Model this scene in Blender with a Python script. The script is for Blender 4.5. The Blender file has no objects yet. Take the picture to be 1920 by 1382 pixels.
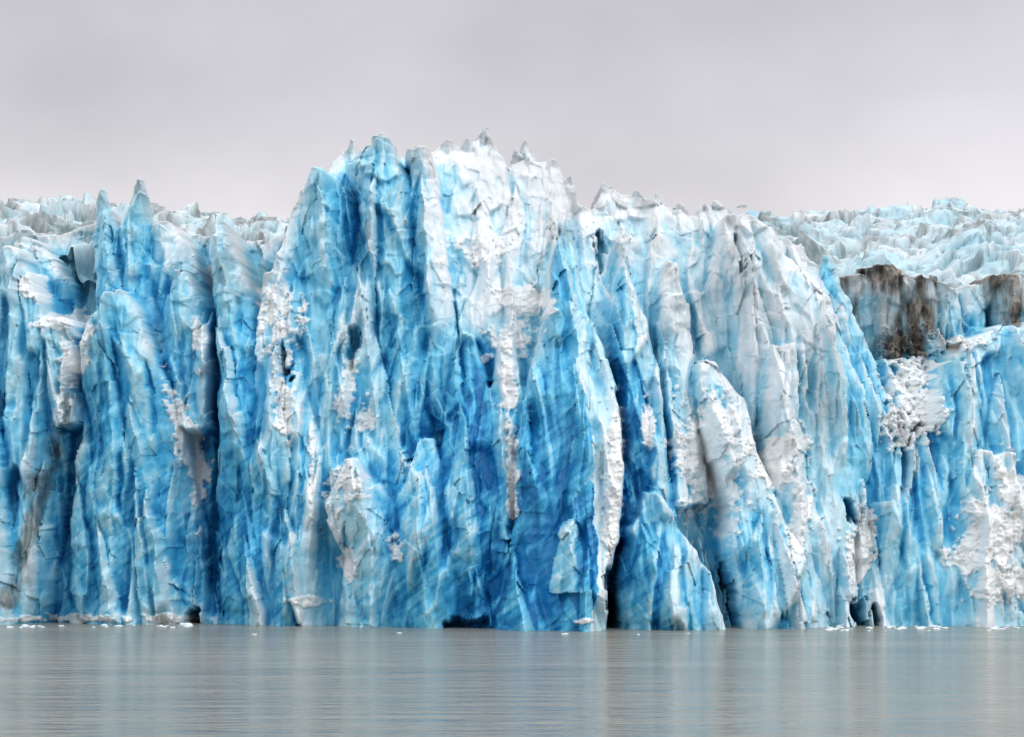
import bpy, math, random, time
import numpy as np
T0=time.time()
rng=np.random.RandomState(7)
random.seed(7)
f32=np.float32
# ------------------------------------------------------------------ survey helpers
CAMH=8.0; DIST=300.0; F=4600.0; PX0=960.0; PYH=1050.0
def X_at(px,y): return (px-PX0)*(DIST+y)/F
def Z_at(py,y): return CAMH+(PYH-py)*(DIST+y)/F
# ------------------------------------------------------------------ noise
TN=256
T=[rng.rand(TN,TN).astype(f32) for _ in range(8)]
def vnoise(x,z,k=0):
    ix=np.floor(x).astype(np.int32); iz=np.floor(z).astype(np.int32)
    fx=x-ix; fz=z-iz
    fx=fx*fx*fx*(fx*(fx*6-15)+10); fz=fz*fz*fz*(fz*(fz*6-15)+10)
    t=T[k%8]; a=ix&255; b=(ix+1)&255; c=iz&255; d=(iz+1)&255
    return (t[a,c]*(1-fx)+t[b,c]*fx)*(1-fz)+(t[a,d]*(1-fx)+t[b,d]*fx)*fz
def fbm(x,z,oct=4,k=0,g=0.5):
    x=np.asarray(x,dtype=f32); z=np.asarray(z,dtype=f32)
    s=0;a=1;n=0
    for i in range(oct):
        s=s+a*(vnoise(x+f32(17.3*i),z+f32(9.1*i),k+i)-f32(0.5)); n+=a; a*=g; x=x*f32(2.03); z=z*f32(2.03)
    return (s/n*2).astype(f32)
def worley(x,z,k=0,jit=0.9):
    x=np.asarray(x,dtype=f32); z=np.asarray(z,dtype=f32)
    ix=np.floor(x).astype(np.int32); iz=np.floor(z).astype(np.int32)
    f1=np.full(x.shape,9.0,f32); f2=np.full(x.shape,9.0,f32)
    bi=np.zeros(x.shape,np.int32); bj=np.zeros(x.shape,np.int32); ox=np.zeros(x.shape,f32); oz=np.zeros(x.shape,f32)
    ta,tb,tc,td,te=[T[(k+j)%8] for j in range(5)]
    for dx in (-1,0,1):
        for dz in (-1,0,1):
            cx=ix+dx; cz=iz+dz; i=(cx+k*31)&255; j=(cz+k*57)&255
            ex=x-(cx+0.5+(ta[i,j]-0.5)*jit).astype(f32); ez=z-(cz+0.5+(tb[i,j]-0.5)*jit).astype(f32); d=np.sqrt(ex*ex+ez*ez)
            m=d<f1
            f2=np.where(m,f1,np.minimum(f2,d)); f1=np.where(m,d,f1)
            bi=np.where(m,i,bi); bj=np.where(m,j,bj); ox=np.where(m,ex,ox); oz=np.where(m,ez,oz)
    return f1,f2,tc[bi,bj]-f32(.5),td[bi,bj]-f32(.5),te[bi,bj]-f32(.5),ox,oz
def facets(x,z,sx,sz,k,tilt=1.0,step=0.5,sharp=22.,jit=.9):
    """chiselled facets: every cell is a randomly tilted plane, narrow continuous transitions"""
    x=np.asarray(x/sx,dtype=f32); z=np.asarray(z/sz,dtype=f32)
    ix=np.floor(x).astype(np.int32); iz=np.floor(z).astype(np.int32)
    ta,tb,tc,td,te=[T[(k+j)%8] for j in range(5)]
    num=np.zeros(x.shape,f32); den=np.full(x.shape,1e-9,f32)
    for dx in (-1,0,1):
        for dz in (-1,0,1):
            cx=ix+dx; cz=iz+dz; i=(cx+k*31)&255; j=(cz+k*57)&255
            ex=x-(cx+0.5+(ta[i,j]-0.5)*jit).astype(f32); ez=z-(cz+0.5+(tb[i,j]-0.5)*jit).astype(f32)
            w=np.exp(-sharp*(ex*ex+ez*ez))
            num+=w*(((tc[i,j]-.5)*ex*2+(td[i,j]-.5)*ez*2)*tilt+(te[i,j]-.5)*step); den+=w
    return (num/den).astype(f32)
def blur(A,r,it=2):
    for _ in range(it):
        for ax in (0,1):
            P=np.pad(A,[(r+1,r) if q==ax else (0,0) for q in (0,1)],mode='edge')
            C=np.cumsum(P,axis=ax,dtype=np.float64); n=A.shape[ax]
            hi=np.take(C,np.arange(2*r+1,2*r+1+n),axis=ax); lo=np.take(C,np.arange(0,n),axis=ax)
            A=((hi-lo)/(2*r+1)).astype(f32)
    return A
def lips(A,k,ax):
    """limit the steepness of a step so every wall is a real modelled surface"""
    n=A.shape[ax]; r=(np.arange(n)*k).astype(f32); r=r[:,None] if ax==0 else r[None,:]
    a=np.minimum.accumulate(A-r,axis=ax)+r
    b=np.flip(np.minimum.accumulate(np.flip(A+r,ax),axis=ax),ax)-r
    return np.minimum(a,b)
def sstep(a,b,x):
    t=np.clip((x-a)/(b-a),0,1); return t*t*(3-2*t)
# ------------------------------------------------------------------ glacier front
RES=0.11
xs=np.arange(-77,77,RES).astype(f32); zs=np.arange(-0.6,67,RES).astype(f32)
X,Z=np.meshgrid(xs,zs,indexing='ij')
wf=worley(X/2.6,Z/4.2,1); wg=worley(X/0.9,Z/1.6,3)
XW=X+fbm(X/7,Z/11,3,1)*.7+wf[2]*.38+wg[2]*0.16+fbm(X/1.1,Z/1.6,2,4)*0.08
ZW=Z+fbm(X/5,Z/9,3,2)*.8+wf[3]*.9+wg[3]*0.35+fbm(X/.8,Z/.9,2,6)*0.1
BIG=900.0
Y=np.full(X.shape,BIG,f32); BL=np.zeros(X.shape,f32); DI=np.zeros(X.shape,f32); KW=np.full(X.shape,.4,f32)
def put(sl,y,m,bl,di=0.0,kw=.4):
    w=m&(y<Y[sl])
    Y[sl]=np.where(w,y,Y[sl]); BL[sl]=np.where(w,bl,BL[sl]); DI[sl]=np.where(w,di,DI[sl]); KW[sl]=np.where(w,kw,KW[sl])
ALL=(slice(None),slice(None))
def zsolve(py,y0,lean,q=0):
    z=Z_at(py,y0)
    for _ in range(10):
        zz=max(z,0); z=.5*z+.5*Z_at(py,y0+lean*zz+q*zz*zz)
    return z
def body(top,y0,lean,b,dome=0.0,di=0.0,zd=35):
    def yof(z): return y0+lean*z+dome*max(0,z-zd)**2
    tx=[];tz=[]
    for px,py in top:
        z=Z_at(py,y0)
        for _ in range(6): z=0.5*z+0.5*Z_at(py,yof(z))
        tx.append(X_at(px,yof(z))); tz.append(z)
    t=np.interp(XW,tx,tz,left=-99,right=-99)
    y=y0+lean*Z+dome*np.maximum(0,Z-zd)**2
    put(ALL,y,ZW<t,b,di)
def serac(rows,y0,lean=0.15,a=1.0,p=1.3,bl=0.5,br=0.4,di=0.0,kw=.5,q=0.0):
    zz=[];L=[];M=[];R=[]
    for py,l,m,r in rows:
        z=zsolve(py,y0,lean,q); zc=max(z,0); yy=y0+lean*zc+q*zc*zc
        zz.append(z);L.append(X_at(l,yy));M.append(X_at(m,yy));R.append(X_at(r,yy))
    zt,zb=zz[0],zz[-1]
    i0=int(max(0,(min(L)-4-xs[0])/RES)); i1=int(min(len(xs),(max(R)+4-xs[0])/RES)); j1=int(min(len(zs),(zt+4-zs[0])/RES))
    if i1<=i0: return
    sl=(slice(i0,i1),slice(0,j1)); XX=XW[sl]; ZZ=ZW[sl]
    o=np.argsort(zz); zz=np.array(zz)[o];L=np.array(L)[o];M=np.array(M)[o];R=np.array(R)[o]
    if isinstance(bl,list): bl=np.interp(ZZ,zz,np.array(bl)[o])
    if isinstance(br,list): br=np.interp(ZZ,zz,np.array(br)[o])
    wn=fbm(zs[:j1]*0+3.3*y0,zs[:j1]/3,3,5)[None,:]*.7
    l=np.interp(ZZ,zz,L); r=np.interp(ZZ,zz,R); m=np.clip(np.interp(ZZ,zz,M)+wn,l+.15*(r-l),r-.12*(r-l))
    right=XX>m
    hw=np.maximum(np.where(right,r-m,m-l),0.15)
    u=np.minimum(np.abs(XX-m)/hw,1)
    y=y0+lean*Z[sl]+q*Z[sl]*np.maximum(Z[sl],0)+a*hw*(.7*u+.8*u**4)
    msk=(XX>l)&(XX<r)&(ZZ<zt)
    if rows[-1][0]<1150: msk&=(ZZ>zb)
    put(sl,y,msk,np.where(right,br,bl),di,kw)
body([(1500,560),(1560,525),(1620,512),(1690,520),(1760,535),(1850,520),(1930,515),(2080,540),(2500,560)],27,0.05,0.3)
body([(-700,470),(-300,480),(-100,450),(0,440),(40,430),(100,440),(150,420),(220,420),(300,430),(330,430),(400,440),(480,450),(560,420),(620,420)],19,0.30,0.22,di=.28)
body([(-700,470),(-300,490),(-100,560),(0,548),(40,555),(100,520),(150,600),(220,590),(300,560),(330,600),(400,640),(480,620),(560,560),(620,520)],14,0.28,0.6)
BY=0.5
body([(480,600),(520,480),(556,385),(575,350),(595,322),(600,325),(640,288),(656,268),(668,285),(690,278),(700,262),(720,258),(738,266),(748,294),(772,280),(785,280),(800,292),(826,270),(850,266),(870,272),(884,260),(912,250),(926,266),(935,280),(958,308),(985,300),(994,303),(1012,304),(1028,304),(1055,335),(1072,352),(1085,385),(1110,395),(1125,360),(1140,356),(1160,366),(1185,358),(1200,372),(1230,372),(1240,382),(1270,388),(1300,402),(1322,386),(1350,382),(1380,392),(1400,388),(1430,408),(1450,430),(1500,460),(1540,495),(1570,540),(1610,640),(1680,800),(1720,880)],BY,0.28,0.2,dome=0.014)
body([(1560,870),(1640,880),(1700,860),(1760,820),(1900,720),(2500,700)],8,0.1,0.35)
serac([(668,1600,1700,1790),(740,1610,1700,1790),(880,1610,1700,1790)],-10,.90,0.2,1.5,0.35,0.25)
serac([(640,1745,1800,1870),(740,1745,1800,1870)],-6,.85,0.2,1.5,0.3,0.25)
# pinnacles standing on the skyline (own depth, own outline)
for px,py,w,h,t in [(657,258,22,70,4),(720,248,28,60,12),(786,272,18,50,5),(846,262,26,46,12),(884,256,18,50,5),(911,238,28,60,8),(968,266,15,70,4),(987,252,20,95,5),(1034,296,24,80,8),(1064,328,18,70,4),(1132,344,28,80,12),(1186,354,24,50,7),(1228,364,26,50,10),(1270,376,30,50,14),(1345,376,34,60,16),(1400,384,24,60,6),(1455,425,18,60,5),(1510,462,22,80,6),(597,308,20,60,4),(556,384,18,60,4),(520,474,16,50,4)]:
    zz=Z_at(py,20); ys=BY+.28*zz+.014*max(0,zz-35)**2-.8
    serac([(py,px-t*.6,px,px+t),(py+h*.3,px-w*.5-t*.5,px+1,px+w*.5+t*.7),(py+h,px-w*1.2,px,px+w*1.4)],ys,0.0,.8,1.3,.3,.12,.06,.6)
# dirty cliff
serac([(514,1562,1600,1650),(560,1578,1615,1655),(600,1600,1625,1660),(690,1622,1640,1665)],22,0.03,0.8,1.3,0.1,0.1,0.7)
serac([(498,1612,1655,1705),(600,1622,1668,1715),(650,1632,1680,1725),(705,1660,1700,1735)],21,0.03,.8,1.2,0.1,0.1,1.0)
serac([(516,1690,1715,1760),(600,1695,1722,1768),(650,1700,1735,1780),(726,1735,1752,1785)],20,0.03,.8,1.2,0.1,0.1,0.95)
serac([(530,1752,1775,1800),(600,1758,1785,1810),(665,1768,1785,1815)],21,0.03,.8,1.2,0.3,0.2,0.2)
serac([(525,1800,1820,1850),(640,1800,1830,1860)],22,0.03,1.0,1.2,0.5,0.3,0.05)
serac([(514,1826,1885,1925),(560,1850,1890,1935),(600,1866,1895,1945),(640,1875,1900,1950)],21,0.03,.8,1.2,0.2,0.1,0.9)
serac([(520,1915,1960,2000),(625,1920,1960,2010)],21,0.03,1.0,1.2,0.2,0.1,0.7)
# ---- left group
serac([(352,181,186,193),(385,170,187,204),(440,160,192,224),(560,165,205,270),(700,170,215,280)],12,0.15,1.1,1.2,[.35,.5,.6,.65,.65],[.4,.55,.55,.5,.5],kw=.8)
serac([(330,255,263,271),(365,240,260,279),(410,224,255,284),(500,208,252,300),(620,200,262,332)],11,0.15,1.2,1.2,[.3,.45,.5,.55,.5],[.4,.55,.65,.6,.5],kw=.8)
serac([(410,285,300,315),(450,275,300,345),(520,270,310,370),(650,280,330,390)],12,0.15,1.,1.3,.45,.3)
serac([(440,30,45,65),(480,10,45,95),(520,0,60,120),(640,-10,60,140)],12,.2,1.,1.3,.3,.4)
serac([(455,-30,5,30),(600,-50,30,95),(800,-60,30,115),(1000,-60,20,100),(1168,-80,20,80)],8,0.1,.8,1.3,.55,.5,0.05)
serac([(555,200,215,230),(600,160,215,265),(700,140,245,302),(850,128,235,342),(1000,112,240,376),(1168,95,235,388)],4,0.1,.8,1.5,.66,.5)
serac([(590,80,105,135),(700,80,110,150),(800,85,115,150)],9,.1,.8,1.3,.2,.3)
serac([(500,318,328,342),(560,302,338,392),(700,292,352,402),(800,300,352,396)],8,0.12,1.,1.2,.65,.5,0.05)
serac([(394,394,402,412),(470,386,407,440),(560,390,422,472),(680,400,440,502),(800,402,455,522),(950,386,470,560),(1100,378,490,585),(1170,366,490,600)],1,0.12,1.3,1.25,[.45,.55,.6,.7,.78,.83,.78,.68],[.5,.55,.6,.65,.7,.72,.68,.6],kw=.75,q=.003)
serac([(495,490,520,550),(600,480,520,562),(700,492,522,552)],7,.12,.8,1.6,.2,.3)
serac([(690,530,540,555),(800,505,556,592),(950,505,570,602),(1100,490,560,612),(1172,470,560,618)],-2,.1,.9,1.2,.6,.25,kw=.65,q=.006)
# ---- towers left of the dome
serac([(312,590,597,607),(350,568,600,650),(420,560,612,690),(520,552,622,692),(620,560,622,684),(760,572,622,672),(900,590,640,690)],3,0.2,1.0,1.25,.48,.74)
serac([(252,700,716,738),(300,645,700,758),(380,668,735,790),(500,690,752,800),(650,700,765,832),(800,702,772,850),(1000,665,782,880),(1174,640,790,900)],-4,0.25,.9,1.3,.58,.68,q=.0008)
serac([(275,765,790,805),(400,770,800,830),(600,790,830,860),(800,800,850,890)],-4,.25,.8,1.3,.5,.15,q=.0008)
serac([(860,645,655,670),(950,600,670,740),(1050,640,720,800),(1174,620,720,830)],-9,.12,.8,1.3,.45,.52,q=.008)
serac([(630,872,880,892),(760,832,885,930),(900,802,890,970),(1050,790,900,990),(1180,775,900,1000)],-13,.2,.7,1.3,.8,.75,kw=.6,q=.008)
serac([(810,780,790,805),(950,730,800,850),(1100,720,810,870),(1178,700,820,880)],-12,.15,.8,1.3,.6,.55,q=.011)
serac([(630,940,950,965),(760,915,945,985),(900,925,955,985),(1000,930,960,990)],-13,.22,.8,1.3,.3,.3,q=.007)
# ---- the big central fin
serac([(420,1056,1062,1071),(470,1046,1064,1080),(510,1038,1066,1092),(580,1032,1072,1106),(650,1008,1082,1132),(750,980,1096,1156),(880,965,1114,1166),(1000,960,1122,1162),(1100,948,1118,1146),(1188,930,1108,1133)],-25,.22,.6,1.15,[.5,.65,.72,.75,.75,.8,.93,1.02,.97,.88],[.45,.6,.68,.62,.4,.2,.1,.12,.15,.3],kw=.95,q=.0095)
serac([(975,1064,1072,1080),(1050,1040,1070,1100),(1110,1030,1070,1105)],-25.8,.4,.5,1.3,.35,.4)
serac([(510,1158,1166,1174),(600,1140,1182,1216),(720,1150,1205,1242),(850,1152,1215,1252),(1000,1142,1222,1272),(1176,1165,1232,1290)],-9,.2,1.,1.25,.85,.45,kw=.75,q=.004)
serac([(930,1212,1226,1240),(1000,1172,1232,1282),(1080,1164,1245,1332),(1182,1158,1256,1362)],-20,.25,.6,1.4,.75,.5,kw=.65,q=.02)
serac([(680,1305,1320,1338),(750,1302,1362,1392),(850,1332,1396,1422),(950,1372,1430,1472),(1050,1372,1456,1522),(1180,1385,1470,1544)],-15,.28,.8,1.2,[.6,.55,.5,.65,.78,.72],.35,kw=.7,q=.008)
serac([(490,1250,1262,1280),(600,1235,1265,1300),(760,1240,1275,1310),(950,1250,1290,1330)],-6,.3,.9,1.3,.3,.12)
serac([(400,1370,1400,1428),(480,1340,1440,1498),(560,1330,1500,1572),(700,1330,1540,1622),(850,1400,1560,1650),(1000,1470,1566,1602),(1174,1500,1572,1606)],-5,.24,.5,1.4,.12,.32)
serac([(640,1440,1462,1490),(800,1430,1470,1500),(1000,1440,1480,1520),(1174,1470,1520,1560)],-8,.24,.8,1.3,.2,.2)
serac([(480,1548,1556,1564),(540,1545,1570,1592),(640,1568,1605,1642),(800,1572,1650,1696),(900,1580,1655,1725),(960,1590,1640,1700)],2,.25,.6,1.3,.78,.55,kw=.75)
serac([(872,1575,1588,1600),(960,1575,1605,1625),(1172,1585,1620,1650)],2,.1,.9,1.3,.5,.4)
# ---- right mass
serac([(603,1890,1950,2130),(650,1800,1880,2130),(700,1770,1850,2130),(800,1742,1830,2130),(880,1702,1800,2140),(950,1662,1780,2150),(1172,1640,1760,2180)],-3,.38,.35,1.1,.55,.4)
serac([(685,1776,1785,1796),(800,1742,1790,1822),(900,1706,1770,1812),(1000,1690,1750,1792),(1172,1670,1740,1780)],-3,.36,.8,1.3,.6,.4)
serac([(850,1840,1870,1900),(950,1810,1860,1930),(1172,1790,1850,1940)],-5,.3,.7,1.3,.35,.25)
serac([(640,1900,1950,2000),(900,1890,1960,2040),(1172,1900,1980,2060)],-4,.36,.6,1.3,.5,.35)
serac([(940,1635,1655,1680),(1050,1630,1660,1700),(1172,1625,1660,1700)],0,.1,.9,1.3,.4,.3)
for k in range(26):
    s=-1 if k%2 else 1
    c=(-60-rng.rand()*430) if s<0 else (2060+rng.rand()*420)
    tp=430+rng.rand()*420; w=30+rng.rand()*40
    serac([(tp,c-w*.3,c,c+w*.3),(tp+150,c-w*.8,c,c+w*.8),(1172,c-w*1.5,c,c+w*1.4)],8-rng.rand()*10,.15,.8,1.3,.3+rng.rand()*.4,.2+rng.rand()*.4)
body([(2050,620),(2200,560),(2600,600)],6,.15,.3)
VAL=Y<BIG-1
# ---- secondary columns and fins riding on the masses
def fins(n,hr,wr,pr0,step,dbr):
    Y0=Y.copy()
    def lookup(x,z):
        i=int(np.clip((x-xs[0])/RES,0,len(xs)-1)); j=int(np.clip((z-zs[0])/RES,0,len(zs)-1)); return Y0[i,j]
    for k in range(n):
        cx=-76+rng.rand()*152; zt=3+rng.rand()**0.75*56
        yb=lookup(cx,zt)
        if yb>60 or lookup(cx,min(zt+1.5,65))>60: continue
        h=hr[0]+rng.rand()**1.5*hr[1]; w=wr[0]+rng.rand()**2*wr[1]; pr=w*(pr0+rng.rand()*.6)
        if yb>18+zt*.3: h*=.4;w*=.6;pr*=.6
        i0=int(max(0,(cx-w*2-8-xs[0])/RES)); i1=int(min(len(xs),(cx+w*2+10-xs[0])/RES))
        j0=int(max(0,(zt-h-3-zs[0])/RES)); j1=int(min(len(zs),(zt+4-zs[0])/RES))
        sl=(slice(i0,i1),slice(j0,j1))
        lean=(rng.rand()-.42)*.3
        x=XW[sl]-cx-lean*(zt-ZW[sl]); z=zt-ZW[sl]
        ww=w*np.clip(z/(h*.6),0.0,1)**.85+0.02
        fade=np.clip((h-z)/(h*.5),0,1)
        off=(rng.rand()-.3)*.9*ww
        hw=np.where(x>off,ww-off,ww+off)
        u=np.abs(x-off)/np.maximum(hw,.05)
        pz=pr*np.clip(z/(h*.2)+.25,0,1)*fade
        y=Y0[sl]-pz*(1-np.minimum(u,1))-step*fade
        m=(u<1)&(z>0)&(z<h)&(Y0[sl]<BIG-1)&(y<Y[sl])
        Y[sl]=np.where(m,y,Y[sl])
        db=(rng.rand()-.5)*dbr
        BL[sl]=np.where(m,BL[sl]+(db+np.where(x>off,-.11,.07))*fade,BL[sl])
fins(120,(14,24),(1.4,1.8),.8,1.1,.25)
fins(360,(6,20),(0.5,1.4),.5,.2,.2)
Ya=lips(lips(Y,20*RES,0),20*RES,1)
mm=np.clip(blur(((Y-Ya)>1.2).astype(f32),2,1)*1.4,0,1)
Y=Ya*(1-mm)+blur(np.minimum(Ya,60),1)*mm
Y=np.where(VAL,Y,BIG)
PXg=PX0+X*F/(DIST+np.minimum(Y,60)); PYg=PYH-(Z-CAMH)*F/(DIST+np.minimum(Y,60))
def seg(ax,ay,bx,by):
    dx,dy=bx-ax,by-ay; t=np.clip(((PXn-ax)*dx+(PYn-ay)*dy)/(dx*dx+dy*dy+1e-6),0,1)
    return np.hypot(PXn-ax-t*dx,PYn-ay-t*dy),t
PXn=PXg+fbm(X/1.5,Z/3,3,2)*10+wg[2]*9; PYn=PYg+fbm(X/1.5,Z/3,3,5)*16+wg[3]*12
cuts=[(1152,1188,1143,1070,11,12),(1378,1190,1362,1060,9,10),(370,1185,368,1158,14,9),(657,688,664,620,10,3.5),(538,700,526,660,11,4),
(1612,1180,1606,1130,12,8),(1642,1180,1636,1140,7,6),(1600,980,1592,940,8,4),(1130,500,1122,430,9,3.5),
(850,1180,905,1178,18,4),(1392,500,1385,440,6,2),(1705,830,1730,800,7,3)]
for ax,ay,bx,by,w,d in cuts:
    dd,t=seg(ax,ay,bx,by); Y=Y+np.where(VAL,d*sstep(w*1.3,w*.1,dd),0)
# ---- chisel relief
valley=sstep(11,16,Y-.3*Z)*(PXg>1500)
hgt=sstep(22,50,Z)
XL=XW+fbm(X/16,Z/20,2,3)*3
F1=facets(XL,ZW,3.4,11,2,1.5,.6,18.)
F5=facets(XL,ZW,1.5,7.0,6,1.5,.8,13.)
F2_=facets(XW+fbm(X/3,Z/6,2,1),ZW,1.5,3.4,4,1.5,.7,12.)
F3=facets(X+fbm(X,Z/2,2,1)*.3,Z,.7,1.5,5,1.3,.8,12.)
F4=facets(X+fbm(X/3,Z/3,2,5)*1.5,Z+fbm(X/4,Z/4,2,2)*1.5,2.6,2.6,6,1.5,1.2,18.)
wc=worley((X+fbm(X/3,Z/3,2,5)*1.5)/3.4,(Z+fbm(X/4,Z/4,2,2)*1.5)/4.2,2)
crk=sstep(.045,.0,wc[1]-wc[0])*sstep(.05,.35,fbm(X/6,Z/6,2,3))*hgt
Y=Y+F1*1.6+F5*.42+F2_*.24+F3*.05+F4*(hgt*.5+valley*1.5)+fbm(X/.5,Z/.9,2,1)*.02+fbm(X/5,Z/12,3,6)*1.0+crk*.12
# ---- snow / rubble
SN=np.zeros(X.shape,f32)
patches=[(1330,850,52,100,0),(1360,950,32,45,0),(1465,860,40,50,20),(1500,960,22,70,0),(350,830,20,90,-18),(370,920,12,45,0),(128,680,26,60,0),(120,605,50,16,0),(110,760,12,50,0),(532,760,18,60,-8),(585,880,7,80,0),
(650,730,15,60,12),(690,780,14,30,0),(655,910,34,40,20),(650,1060,18,32,0),(520,600,34,60,0),(375,640,16,45,0),(965,640,42,32,0),(948,720,18,60,-5),(960,880,10,70,0),(1150,900,12,110,0),(1140,1000,10,50,0),(1618,1020,30,70,0),
(1700,740,50,80,0),(1730,780,35,50,0),(1860,1000,60,90,15),(1900,930,45,45,0),(1880,1090,50,40,0),(1215,800,10,40,0),(150,1160,150,9,0),(330,1162,40,8,0),(740,1030,16,20,0),(560,1125,40,8,0),
(900,470,60,30,0),(985,560,44,26,0),(1800,640,50,14,0),(910,670,16,12,0),(60,540,30,20,0),(1100,1165,20,6,0)]
nb=fbm(X/2.2,Z/2.8,3,2)*.95+fbm(X/.6,Z/.7,3,5)*.7
for px,py,rx,ry,an in patches:
    a=math.radians(an); dx=PXg-px; dy=PYg-py
    u=(dx*math.cos(a)+dy*math.sin(a))/rx; v=(-dx*math.sin(a)+dy*math.cos(a))/ry
    SN=np.maximum(SN,sstep(.18,-.18,np.sqrt(u*u+v*v)-1+nb))
l1=worley(X/1.1,Z/.95,2); l2=worley(X/.45+fbm(X,Z,2,1),Z/.4,5)
lump=(1-np.minimum(l1[0],1)**2)*.6*(.6+l1[2])+(1-np.minimum(l2[0],1)**2)*.30*(1+l2[2])
Y=Y-SN*lump*(.7+1.3*sstep(1600,1660,PXg)*sstep(880,820,PYg))
# ---- material masks
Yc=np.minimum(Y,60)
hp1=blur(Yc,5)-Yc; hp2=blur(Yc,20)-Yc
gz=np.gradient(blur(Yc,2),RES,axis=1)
fx=[(1040,930,75,200,1.02),(1000,1090,90,90,.98),(860,1130,150,60,1.0),(1190,860,50,170,.84),(450,920,80,230,.78),(200,760,90,200,.72),(200,1000,100,120,.68),(750,560,60,170,.78),(620,640,60,180,.76),(620,450,60,80,.58),
(870,780,50,130,.82),(1640,790,50,120,.78),(1230,1100,70,70,.78),(1420,1050,60,110,.74),(720,760,50,200,.68),(330,900,30,200,.6),(330,600,40,120,.6),(850,1000,90,110,.84),(1060,640,40,80,.55),(700,330,60,90,.47),
(950,400,160,150,-.05),(1000,540,90,80,.08),(1380,620,160,260,.04),(1240,480,100,100,.16),(1480,950,80,200,.28),(1860,1010,90,160,.2),(1840,760,70,100,.45),(300,480,80,60,.36),(60,560,80,80,.38),(1730,930,60,80,.56),(240,400,60,60,.45),
(1600,1080,40,80,.35),(1720,1080,60,90,.48),(60,780,70,160,.55),(60,1050,60,90,.44),(600,1060,90,90,.54),(410,560,30,100,.5),(560,880,30,150,.5),(1140,880,22,200,.08),(680,640,20,100,.48),(200,440,50,80,.5),(780,950,50,140,.55)]
num=np.full(X.shape,.42*.25,f32); den=np.full(X.shape,.25,f32)
qx=PXg+fbm(X/4,Z/8,3,7)*45; qy=PYg+fbm(X/4,Z/8,3,3)*60
for px,py,rx,ry,v in fx:
    w=np.exp(-((qx-px)/rx)**2-((qy-py)/ry)**2)*2; num+=w*v; den+=w
FB=num/den
ca,sa=math.cos(math.radians(38)),math.sin(math.radians(38))
us=X*ca+Z*sa; vs=-X*sa+Z*ca
streak=fbm(us/3.5,vs/.45,3,2)
vst=fbm(XL/.5,ZW/6,3,6)
B=KW*BL+(1-KW)*FB
own=sstep(.72,.85,KW)
mid=sstep(.35,.7,B); va=(.45+.55*sstep(.1,.45,B))*(1-.4*own)
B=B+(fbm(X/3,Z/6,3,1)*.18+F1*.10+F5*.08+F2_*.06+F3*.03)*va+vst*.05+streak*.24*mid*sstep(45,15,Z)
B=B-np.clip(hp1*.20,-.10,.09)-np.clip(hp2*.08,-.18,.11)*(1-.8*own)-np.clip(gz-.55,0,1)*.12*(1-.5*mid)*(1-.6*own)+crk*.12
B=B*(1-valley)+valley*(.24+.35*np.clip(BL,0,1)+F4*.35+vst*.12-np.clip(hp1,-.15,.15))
SNW=np.clip(SN*.95,0,1)*(1-.35*valley)
clt=sstep(.0,-.0001,0*Z)  # placeholder field, keeps shapes aligned
D=DI*(.72+1.1*fbm(X/2.2,Z/5,4,2)+.6*fbm(X/.7,Z/8,3,6)+.45*sstep(560,515,PYg))
band,_t=seg(130,760,20,1120); D=np.maximum(D,sstep(30,4,band+fbm(X/1.2,Z/3,3,4)*22)*.75)
D=np.maximum(D,sstep(.25,.7,fbm(X/3,Z/7,4,5)+fbm(X/.5,Z/1.8,3,2)*.6+hp1*.2)*(.05+.22*sstep(28,55,Z)))
slope=np.exp(-((PXg-1400)/190)**2-((PYg-640)/220)**2)
D=np.maximum(D,slope*np.clip(.06+vst*.25,0,.22))
for (px,py,rx,ry) in [(330,512,12,14),(263,346,14,14),(382,690,13,36),(690,440,8,20),(945,800,12,30),(1880,940,22,22),(870,266,44,22),(925,258,34,26),(183,382,8,16),(1030,360,50,60),(930,340,80,60),(1350,390,60,24),(1280,470,60,60),(1062,440,12,26),(1200,380,40,20),(430,520,30,80),(120,420,80,40),(1720,660,70,20)]:
    D=np.maximum(D,sstep(1.3,.3,np.hypot((PXg-px)/rx,(PYg-py)/ry)+nb*1.1)*(.40 if rx<50 else .20))
D=np.clip(D,0,1)*(1-.85*SN*(DI<.5))
SNW=SNW*(DI<.5)
def make_grid(name,VX,VY,VZ,valid,attrs,mat):
    nx,nz=VX.shape
    idx=np.arange(nx*nz).reshape(nx,nz)
    fm=valid[:-1,:-1]&valid[1:,:-1]&valid[1:,1:]&valid[:-1,1:]
    q=np.stack([idx[:-1,:-1][fm],idx[1:,:-1][fm],idx[1:,1:][fm],idx[:-1,1:][fm]],axis=1)
    used=np.zeros(nx*nz,bool); used[q.ravel()]=True
    remap=np.cumsum(used)-1; q=remap[q]
    co=np.stack([VX.ravel()[used],VY.ravel()[used],VZ.ravel()[used]],axis=1).astype(np.float32)
    me=bpy.data.meshes.new(name)
    me.vertices.add(len(co)); me.vertices.foreach_set('co',co.ravel())
    me.loops.add(q.size); me.loops.foreach_set('vertex_index',q.ravel().astype(np.int32))
    me.polygons.add(len(q)); me.polygons.foreach_set('loop_start',np.arange(0,q.size,4,dtype=np.int32))
    me.update(calc_edges=True)
    for n,a in attrs.items():
        at=me.attributes.new(n,'FLOAT','POINT'); at.data.foreach_set('value',a.ravel()[used].astype(np.float32))
    me.materials.append(mat)
    ob=bpy.data.objects.new(name,me); bpy.context.collection.objects.link(ob)
    return ob
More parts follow.
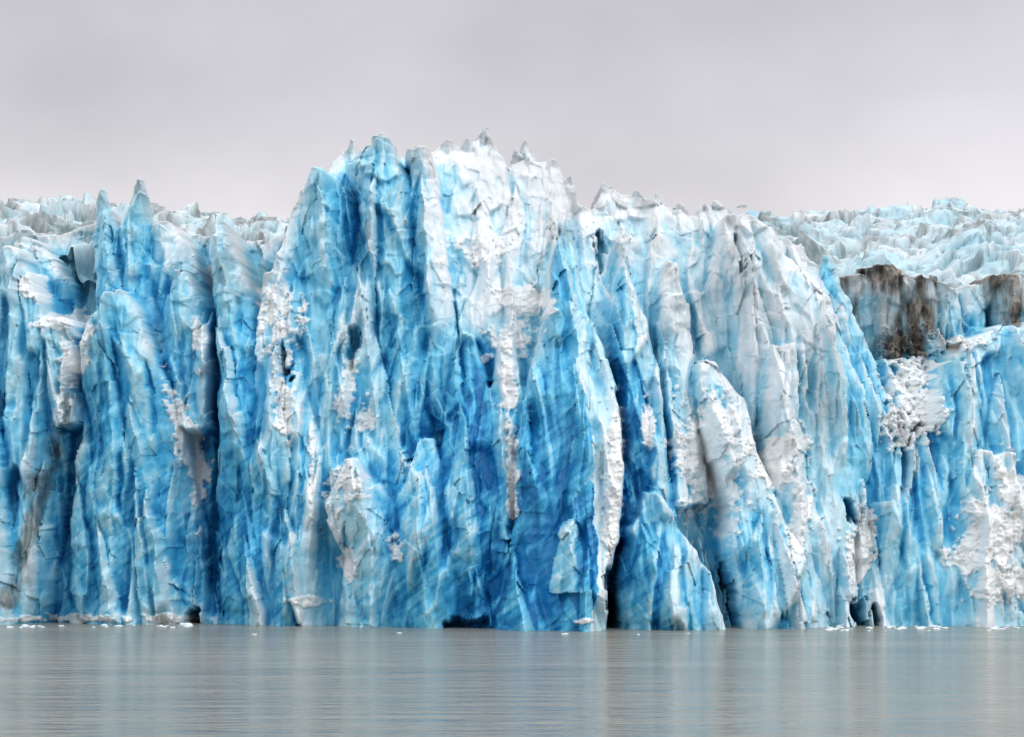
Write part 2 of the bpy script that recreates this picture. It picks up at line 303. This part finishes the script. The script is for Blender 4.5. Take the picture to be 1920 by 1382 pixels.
# ------------------------------------------------------------------ materials
def N(nt,t,**k):
    n=nt.nodes.new(t)
    for a,v in k.items(): setattr(n,a,v)
    return n
def ice_material():
    m=bpy.data.materials.new('glacier_ice'); m.use_nodes=True; nt=m.node_tree; L=nt.links.new
    bs=nt.nodes['Principled BSDF']
    tc=N(nt,'ShaderNodeTexCoord')
    ab=N(nt,'ShaderNodeAttribute',attribute_name='blue'); asn=N(nt,'ShaderNodeAttribute',attribute_name='snow'); ad=N(nt,'ShaderNodeAttribute',attribute_name='dirt')
    n1=N(nt,'ShaderNodeTexNoise'); n1.inputs['Scale'].default_value=1.1; n1.inputs['Detail'].default_value=5; n1.inputs['Roughness'].default_value=.6
    mp=N(nt,'ShaderNodeMapping'); mp.inputs['Scale'].default_value=(1,1,.4)
    L(tc.outputs['Object'],mp.inputs[0]); L(mp.outputs[0],n1.inputs['Vector'])
    ma=N(nt,'ShaderNodeMath',operation='MULTIPLY_ADD'); ma.inputs[1].default_value=.26; L(n1.outputs['Fac'],ma.inputs[0])
    su=N(nt,'ShaderNodeMath',operation='SUBTRACT'); su.inputs[1].default_value=.13; L(ab.outputs['Fac'],su.inputs[0]); L(su.outputs[0],ma.inputs[2])
    cr=N(nt,'ShaderNodeValToRGB'); e=cr.color_ramp.elements
    e[0].position=0; e[0].color=(.78,.82,.85,1); e[1].position=1; e[1].color=(.010,.18,.44,1)
    for p,c in ((.18,(.60,.77,.85)),(.36,(.40,.70,.83)),(.54,(.21,.59,.79)),(.76,(.065,.42,.69))):
        q=e.new(p); q.color=(*c,1)
    L(ma.outputs[0],cr.inputs[0])
    m1=N(nt,'ShaderNodeMix',data_type='RGBA'); m1.inputs[7].default_value=(.88,.89,.89,1)
    L(asn.outputs['Fac'],m1.inputs[0]); L(cr.outputs[0],m1.inputs[6])
    dr=N(nt,'ShaderNodeValToRGB'); dr.color_ramp.elements[0].position=.40; dr.color_ramp.elements[0].color=(.035,.031,.028,1); dr.color_ramp.elements[1].position=.64; dr.color_ramp.elements[1].color=(.27,.24,.20,1)
    L(n1.outputs['Fac'],dr.inputs[0])
    m2=N(nt,'ShaderNodeMix',data_type='RGBA'); L(ad.outputs['Fac'],m2.inputs[0]); L(m1.outputs[2],m2.inputs[6]); L(dr.outputs[0],m2.inputs[7])
    L(m2.outputs[2],bs.inputs['Base Color'])
    bs.inputs['Roughness'].default_value=.32; bs.inputs['IOR'].default_value=1.31
    b1=N(nt,'ShaderNodeBump'); b1.inputs['Strength'].default_value=.4; b1.inputs['Distance'].default_value=.11
    L(n1.outputs['Fac'],b1.inputs['Height']); L(b1.outputs[0],bs.inputs['Normal'])
    return m
ice=ice_material()
glacier=bpy.data.objects.new('glacier',None); bpy.context.collection.objects.link(glacier)
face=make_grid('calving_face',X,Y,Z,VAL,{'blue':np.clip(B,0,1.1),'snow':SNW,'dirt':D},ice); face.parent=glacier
# ------------------------------------------------------------------ crevassed upper glacier
R2=.34
px_=np.arange(-100,100,R2); py_=np.arange(31,200,R2)
PX,PY=np.meshgrid(px_,py_,indexing='ij')
A=PX*F/(DIST+150)+PX0
cre=np.interp(A,[-300,0,60,130,200,330,440,540,1420,1500,1640,1700,1800,1850,1920,2200],[380,378,366,370,380,398,406,408,402,396,386,378,378,384,396,390])
zc=CAMH+(PYH-cre)*(DIST+150)/F-2.0
nearz=np.interp(PX,[-130,-30,0,40,60,130],[46,46,46,44,44,46])
tt=np.clip((PY-36)/(114),0,1)
H=nearz+(zc-nearz)*(tt**.8)-np.clip(PY-152,0,99)*.12
wx=PX+fbm(PX/9,PY/9,3,1)*4; wy=PY+fbm(PX/9,PY/9,3,4)*4
g1=facets(wx,wy,7,4.0,1,1.2,1.4); g2=facets(wx,wy,2.8,2.2,4,1.2,1.2); g3=facets(PX,PY,1.1,1.1,6,1.0,1.0)
q1=worley(wx/7,wy/4,1); q2=worley(wx/2.8,wy/2.2,4); c1=q1[1]-q1[0]; c2=q2[1]-q2[0]
w1=worley(wx/8+5,wy/5,3)
left=sstep(0,-20,PX)
amp=.75+.17*left
H=H+amp*(g1*3.0+g2*1.1+g3*.3+(.5-w1[0])*2.0*(.6+w1[2])+fbm(PX/1.2,PY/1.2,3,3)*.3)+fbm(PX/20,PY/20,2,5)*2.0*np.clip((150-PY)/60,0,1)
H=H-sstep(.12,0,c1)*1.1
hp=(H-blur(H.astype(f32),5))
big=fbm(PX/14,PY/14,3,6)
Bp=.27-.05*left-np.clip(hp*.12,-.30,.2)+fbm(PX/10,PY/10,3,2)*.22+g1*.14+g2*.1
Dp=np.clip(sstep(-.1,.5,big+.6*fbm(PX/1.5,PY/1.5,3,1)+.1*left)*.5+sstep(.10,0,c2)*.30+sstep(.15,0,c1)*.35+.15+g3*.12,0,.75)
pl=make_grid('crevassed_plateau',PX,PY,H,np.ones(PX.shape,bool),{'blue':np.clip(Bp,0,1),'snow':np.clip(.05+hp*.1,0,.3),'dirt':Dp},ice); pl.parent=glacier
# ------------------------------------------------------------------ floating ice
def floes():
    import bmesh
    bm=bmesh.new()
    r=random.Random(3)
    for k in range(86):
        if k<50: px=r.uniform(1535,1935) if k%3==0 else r.choice([1575,1690,1750,1895])+r.gauss(0,14); y=r.uniform(-24,-4)
        elif k<80: px=r.choice([20,60,190,240,330])+r.gauss(0,22); y=r.uniform(-12,1)
        else: px=r.uniform(450,1500); y=r.uniform(-40,-28)
        s=r.uniform(.06,.25)*(1.8 if k%11==0 and k<80 else 1)
        b2=bmesh.ops.create_icosphere(bm,subdivisions=2,radius=1)
        for v in b2['verts']:
            n=r.uniform(.7,1.25); x,yy,zz=v.co
            v.co=(X_at(px,y)+x*s*2.0*n, y+yy*s*1.5*n, .02+max(zz,-.4)*s*.75*n)
    me=bpy.data.meshes.new('floating_ice'); bm.to_mesh(me); bm.free()
    at=me.attributes.new('blue','FLOAT','POINT'); at.data.foreach_set('value',[.2]*len(me.vertices))
    at=me.attributes.new('snow','FLOAT','POINT'); at.data.foreach_set('value',[.5]*len(me.vertices))
    me.materials.append(ice)
    ob=bpy.data.objects.new('floating_ice',me); bpy.context.collection.objects.link(ob)
floes()
# ------------------------------------------------------------------ water
wm=bpy.data.materials.new('silty_water'); wm.use_nodes=True; nt=wm.node_tree; L=nt.links.new; bs=nt.nodes['Principled BSDF']
tc=N(nt,'ShaderNodeTexCoord')
def wn(sx,sy,det,rough=.55):
    mp=N(nt,'ShaderNodeMapping'); mp.inputs['Scale'].default_value=(sx,sy,1); L(tc.outputs['Object'],mp.inputs[0])
    n=N(nt,'ShaderNodeTexNoise'); n.inputs['Scale'].default_value=1; n.inputs['Detail'].default_value=det; n.inputs['Roughness'].default_value=rough; L(mp.outputs[0],n.inputs['Vector']); return n
n1=wn(.7,1.4,4); n3=wn(.09,.22,5,.62); n2=wn(.012,.06,3)
cr=N(nt,'ShaderNodeValToRGB'); cr.color_ramp.elements[0].position=.35; cr.color_ramp.elements[0].color=(.19,.20,.175,1); cr.color_ramp.elements[1].position=.65; cr.color_ramp.elements[1].color=(.27,.265,.228,1)
L(n2.outputs['Fac'],cr.inputs[0]); L(cr.outputs[0],bs.inputs['Base Color'])
bs.inputs['Roughness'].default_value=.13; bs.inputs['IOR'].default_value=1.33; bs.inputs['Specular IOR Level'].default_value=.34
b0=N(nt,'ShaderNodeBump'); b0.inputs['Strength'].default_value=1.0; b0.inputs['Distance'].default_value=2.2; L(n3.outputs['Fac'],b0.inputs['Height'])
bp=N(nt,'ShaderNodeBump'); bp.inputs['Strength'].default_value=1.0; bp.inputs['Distance'].default_value=.28
L(n1.outputs['Fac'],bp.inputs['Height']); L(b0.outputs[0],bp.inputs['Normal']); L(bp.outputs[0],bs.inputs['Normal'])
me=bpy.data.meshes.new('water'); s=6000; me.from_pydata([(-s,-s,0),(s,-s,0),(s,s,0),(-s,s,0)],[],[(0,1,2,3)]); me.materials.append(wm)
bpy.context.collection.objects.link(bpy.data.objects.new('water',me))
# ------------------------------------------------------------------ sky
SUN_EL=math.radians(48); SUN_AZ=math.radians(132)   # azimuth clockwise from +Y
w=bpy.data.worlds.new('sky'); bpy.context.scene.world=w; w.use_nodes=True; nt=w.node_tree; L=nt.links.new
bg=nt.nodes['Background']; bg.inputs['Strength'].default_value=1.0
tc=N(nt,'ShaderNodeTexCoord'); sx=N(nt,'ShaderNodeSeparateXYZ'); L(tc.outputs['Generated'],sx.inputs[0])
cn=N(nt,'ShaderNodeTexNoise'); cn.inputs['Scale'].default_value=6.5; cn.inputs['Detail'].default_value=4; cn.inputs['Roughness'].default_value=.45
mp=N(nt,'ShaderNodeMapping'); mp.inputs['Scale'].default_value=(1,1,1.5); mp.inputs['Location'].default_value=(.3,0,.2); L(tc.outputs['Generated'],mp.inputs[0]); L(mp.outputs[0],cn.inputs['Vector'])
cr=N(nt,'ShaderNodeValToRGB'); e=cr.color_ramp.elements
e[0].position=0; e[0].color=(.76,.74,.76,1); e[1].position=1; e[1].color=(1.7,1.71,1.75,1)
for p,c in ((.135,(.80,.775,.80)),(.19,(.64,.625,.67)),(.26,(.57,.56,.61)),(.5,(1.05,1.05,1.08))):
    q=e.new(p); q.color=(*c,1)
L(sx.outputs['Z'],cr.inputs[0])
rr=N(nt,'ShaderNodeMapRange'); rr.inputs[1].default_value=.3; rr.inputs[2].default_value=.7; rr.inputs[3].default_value=.84; rr.inputs[4].default_value=1.14; L(cn.outputs['Fac'],rr.inputs[0])
mu=N(nt,'ShaderNodeVectorMath',operation='SCALE'); L(cr.outputs[0],mu.inputs[0]); L(rr.outputs[0],mu.inputs['Scale'])
sk=N(nt,'ShaderNodeTexSky',sky_type='NISHITA'); sk.sun_disc=False; sk.sun_elevation=SUN_EL; sk.sun_rotation=SUN_AZ
ms=N(nt,'ShaderNodeVectorMath',operation='SCALE'); ms.inputs['Scale'].default_value=.004; L(sk.outputs[0],ms.inputs[0])
ad=N(nt,'ShaderNodeVectorMath',operation='ADD'); L(mu.outputs[0],ad.inputs[0]); L(ms.outputs[0],ad.inputs[1]); L(ad.outputs[0],bg.inputs['Color'])
ld=bpy.data.lights.new('sun','SUN'); ld.energy=1.1; ld.angle=math.radians(30); ld.color=(1,.98,.95)
lo=bpy.data.objects.new('sun',ld); bpy.context.collection.objects.link(lo)
from mathutils import Vector
d=Vector((math.sin(SUN_AZ)*math.cos(SUN_EL),math.cos(SUN_AZ)*math.cos(SUN_EL),math.sin(SUN_EL)))
lo.rotation_euler=d.to_track_quat('Z','Y').to_euler(); lo.location=d*200
# ------------------------------------------------------------------ camera
cd=bpy.data.cameras.new('camera'); cam=bpy.data.objects.new('camera',cd); bpy.context.collection.objects.link(cam)
cd.sensor_width=36; cd.lens=F/1920*36; cd.clip_end=12000; cd.clip_start=.5
cam.location=(0,-DIST,CAMH); cam.rotation_euler=(math.radians(90),0,0); cd.shift_y=(PYH-691)/1920
bpy.context.scene.camera=cam
sc=bpy.context.scene; sc.view_settings.view_transform='Standard'; sc.view_settings.look='None'; sc.view_settings.exposure=0
print('done',time.time()-T0)
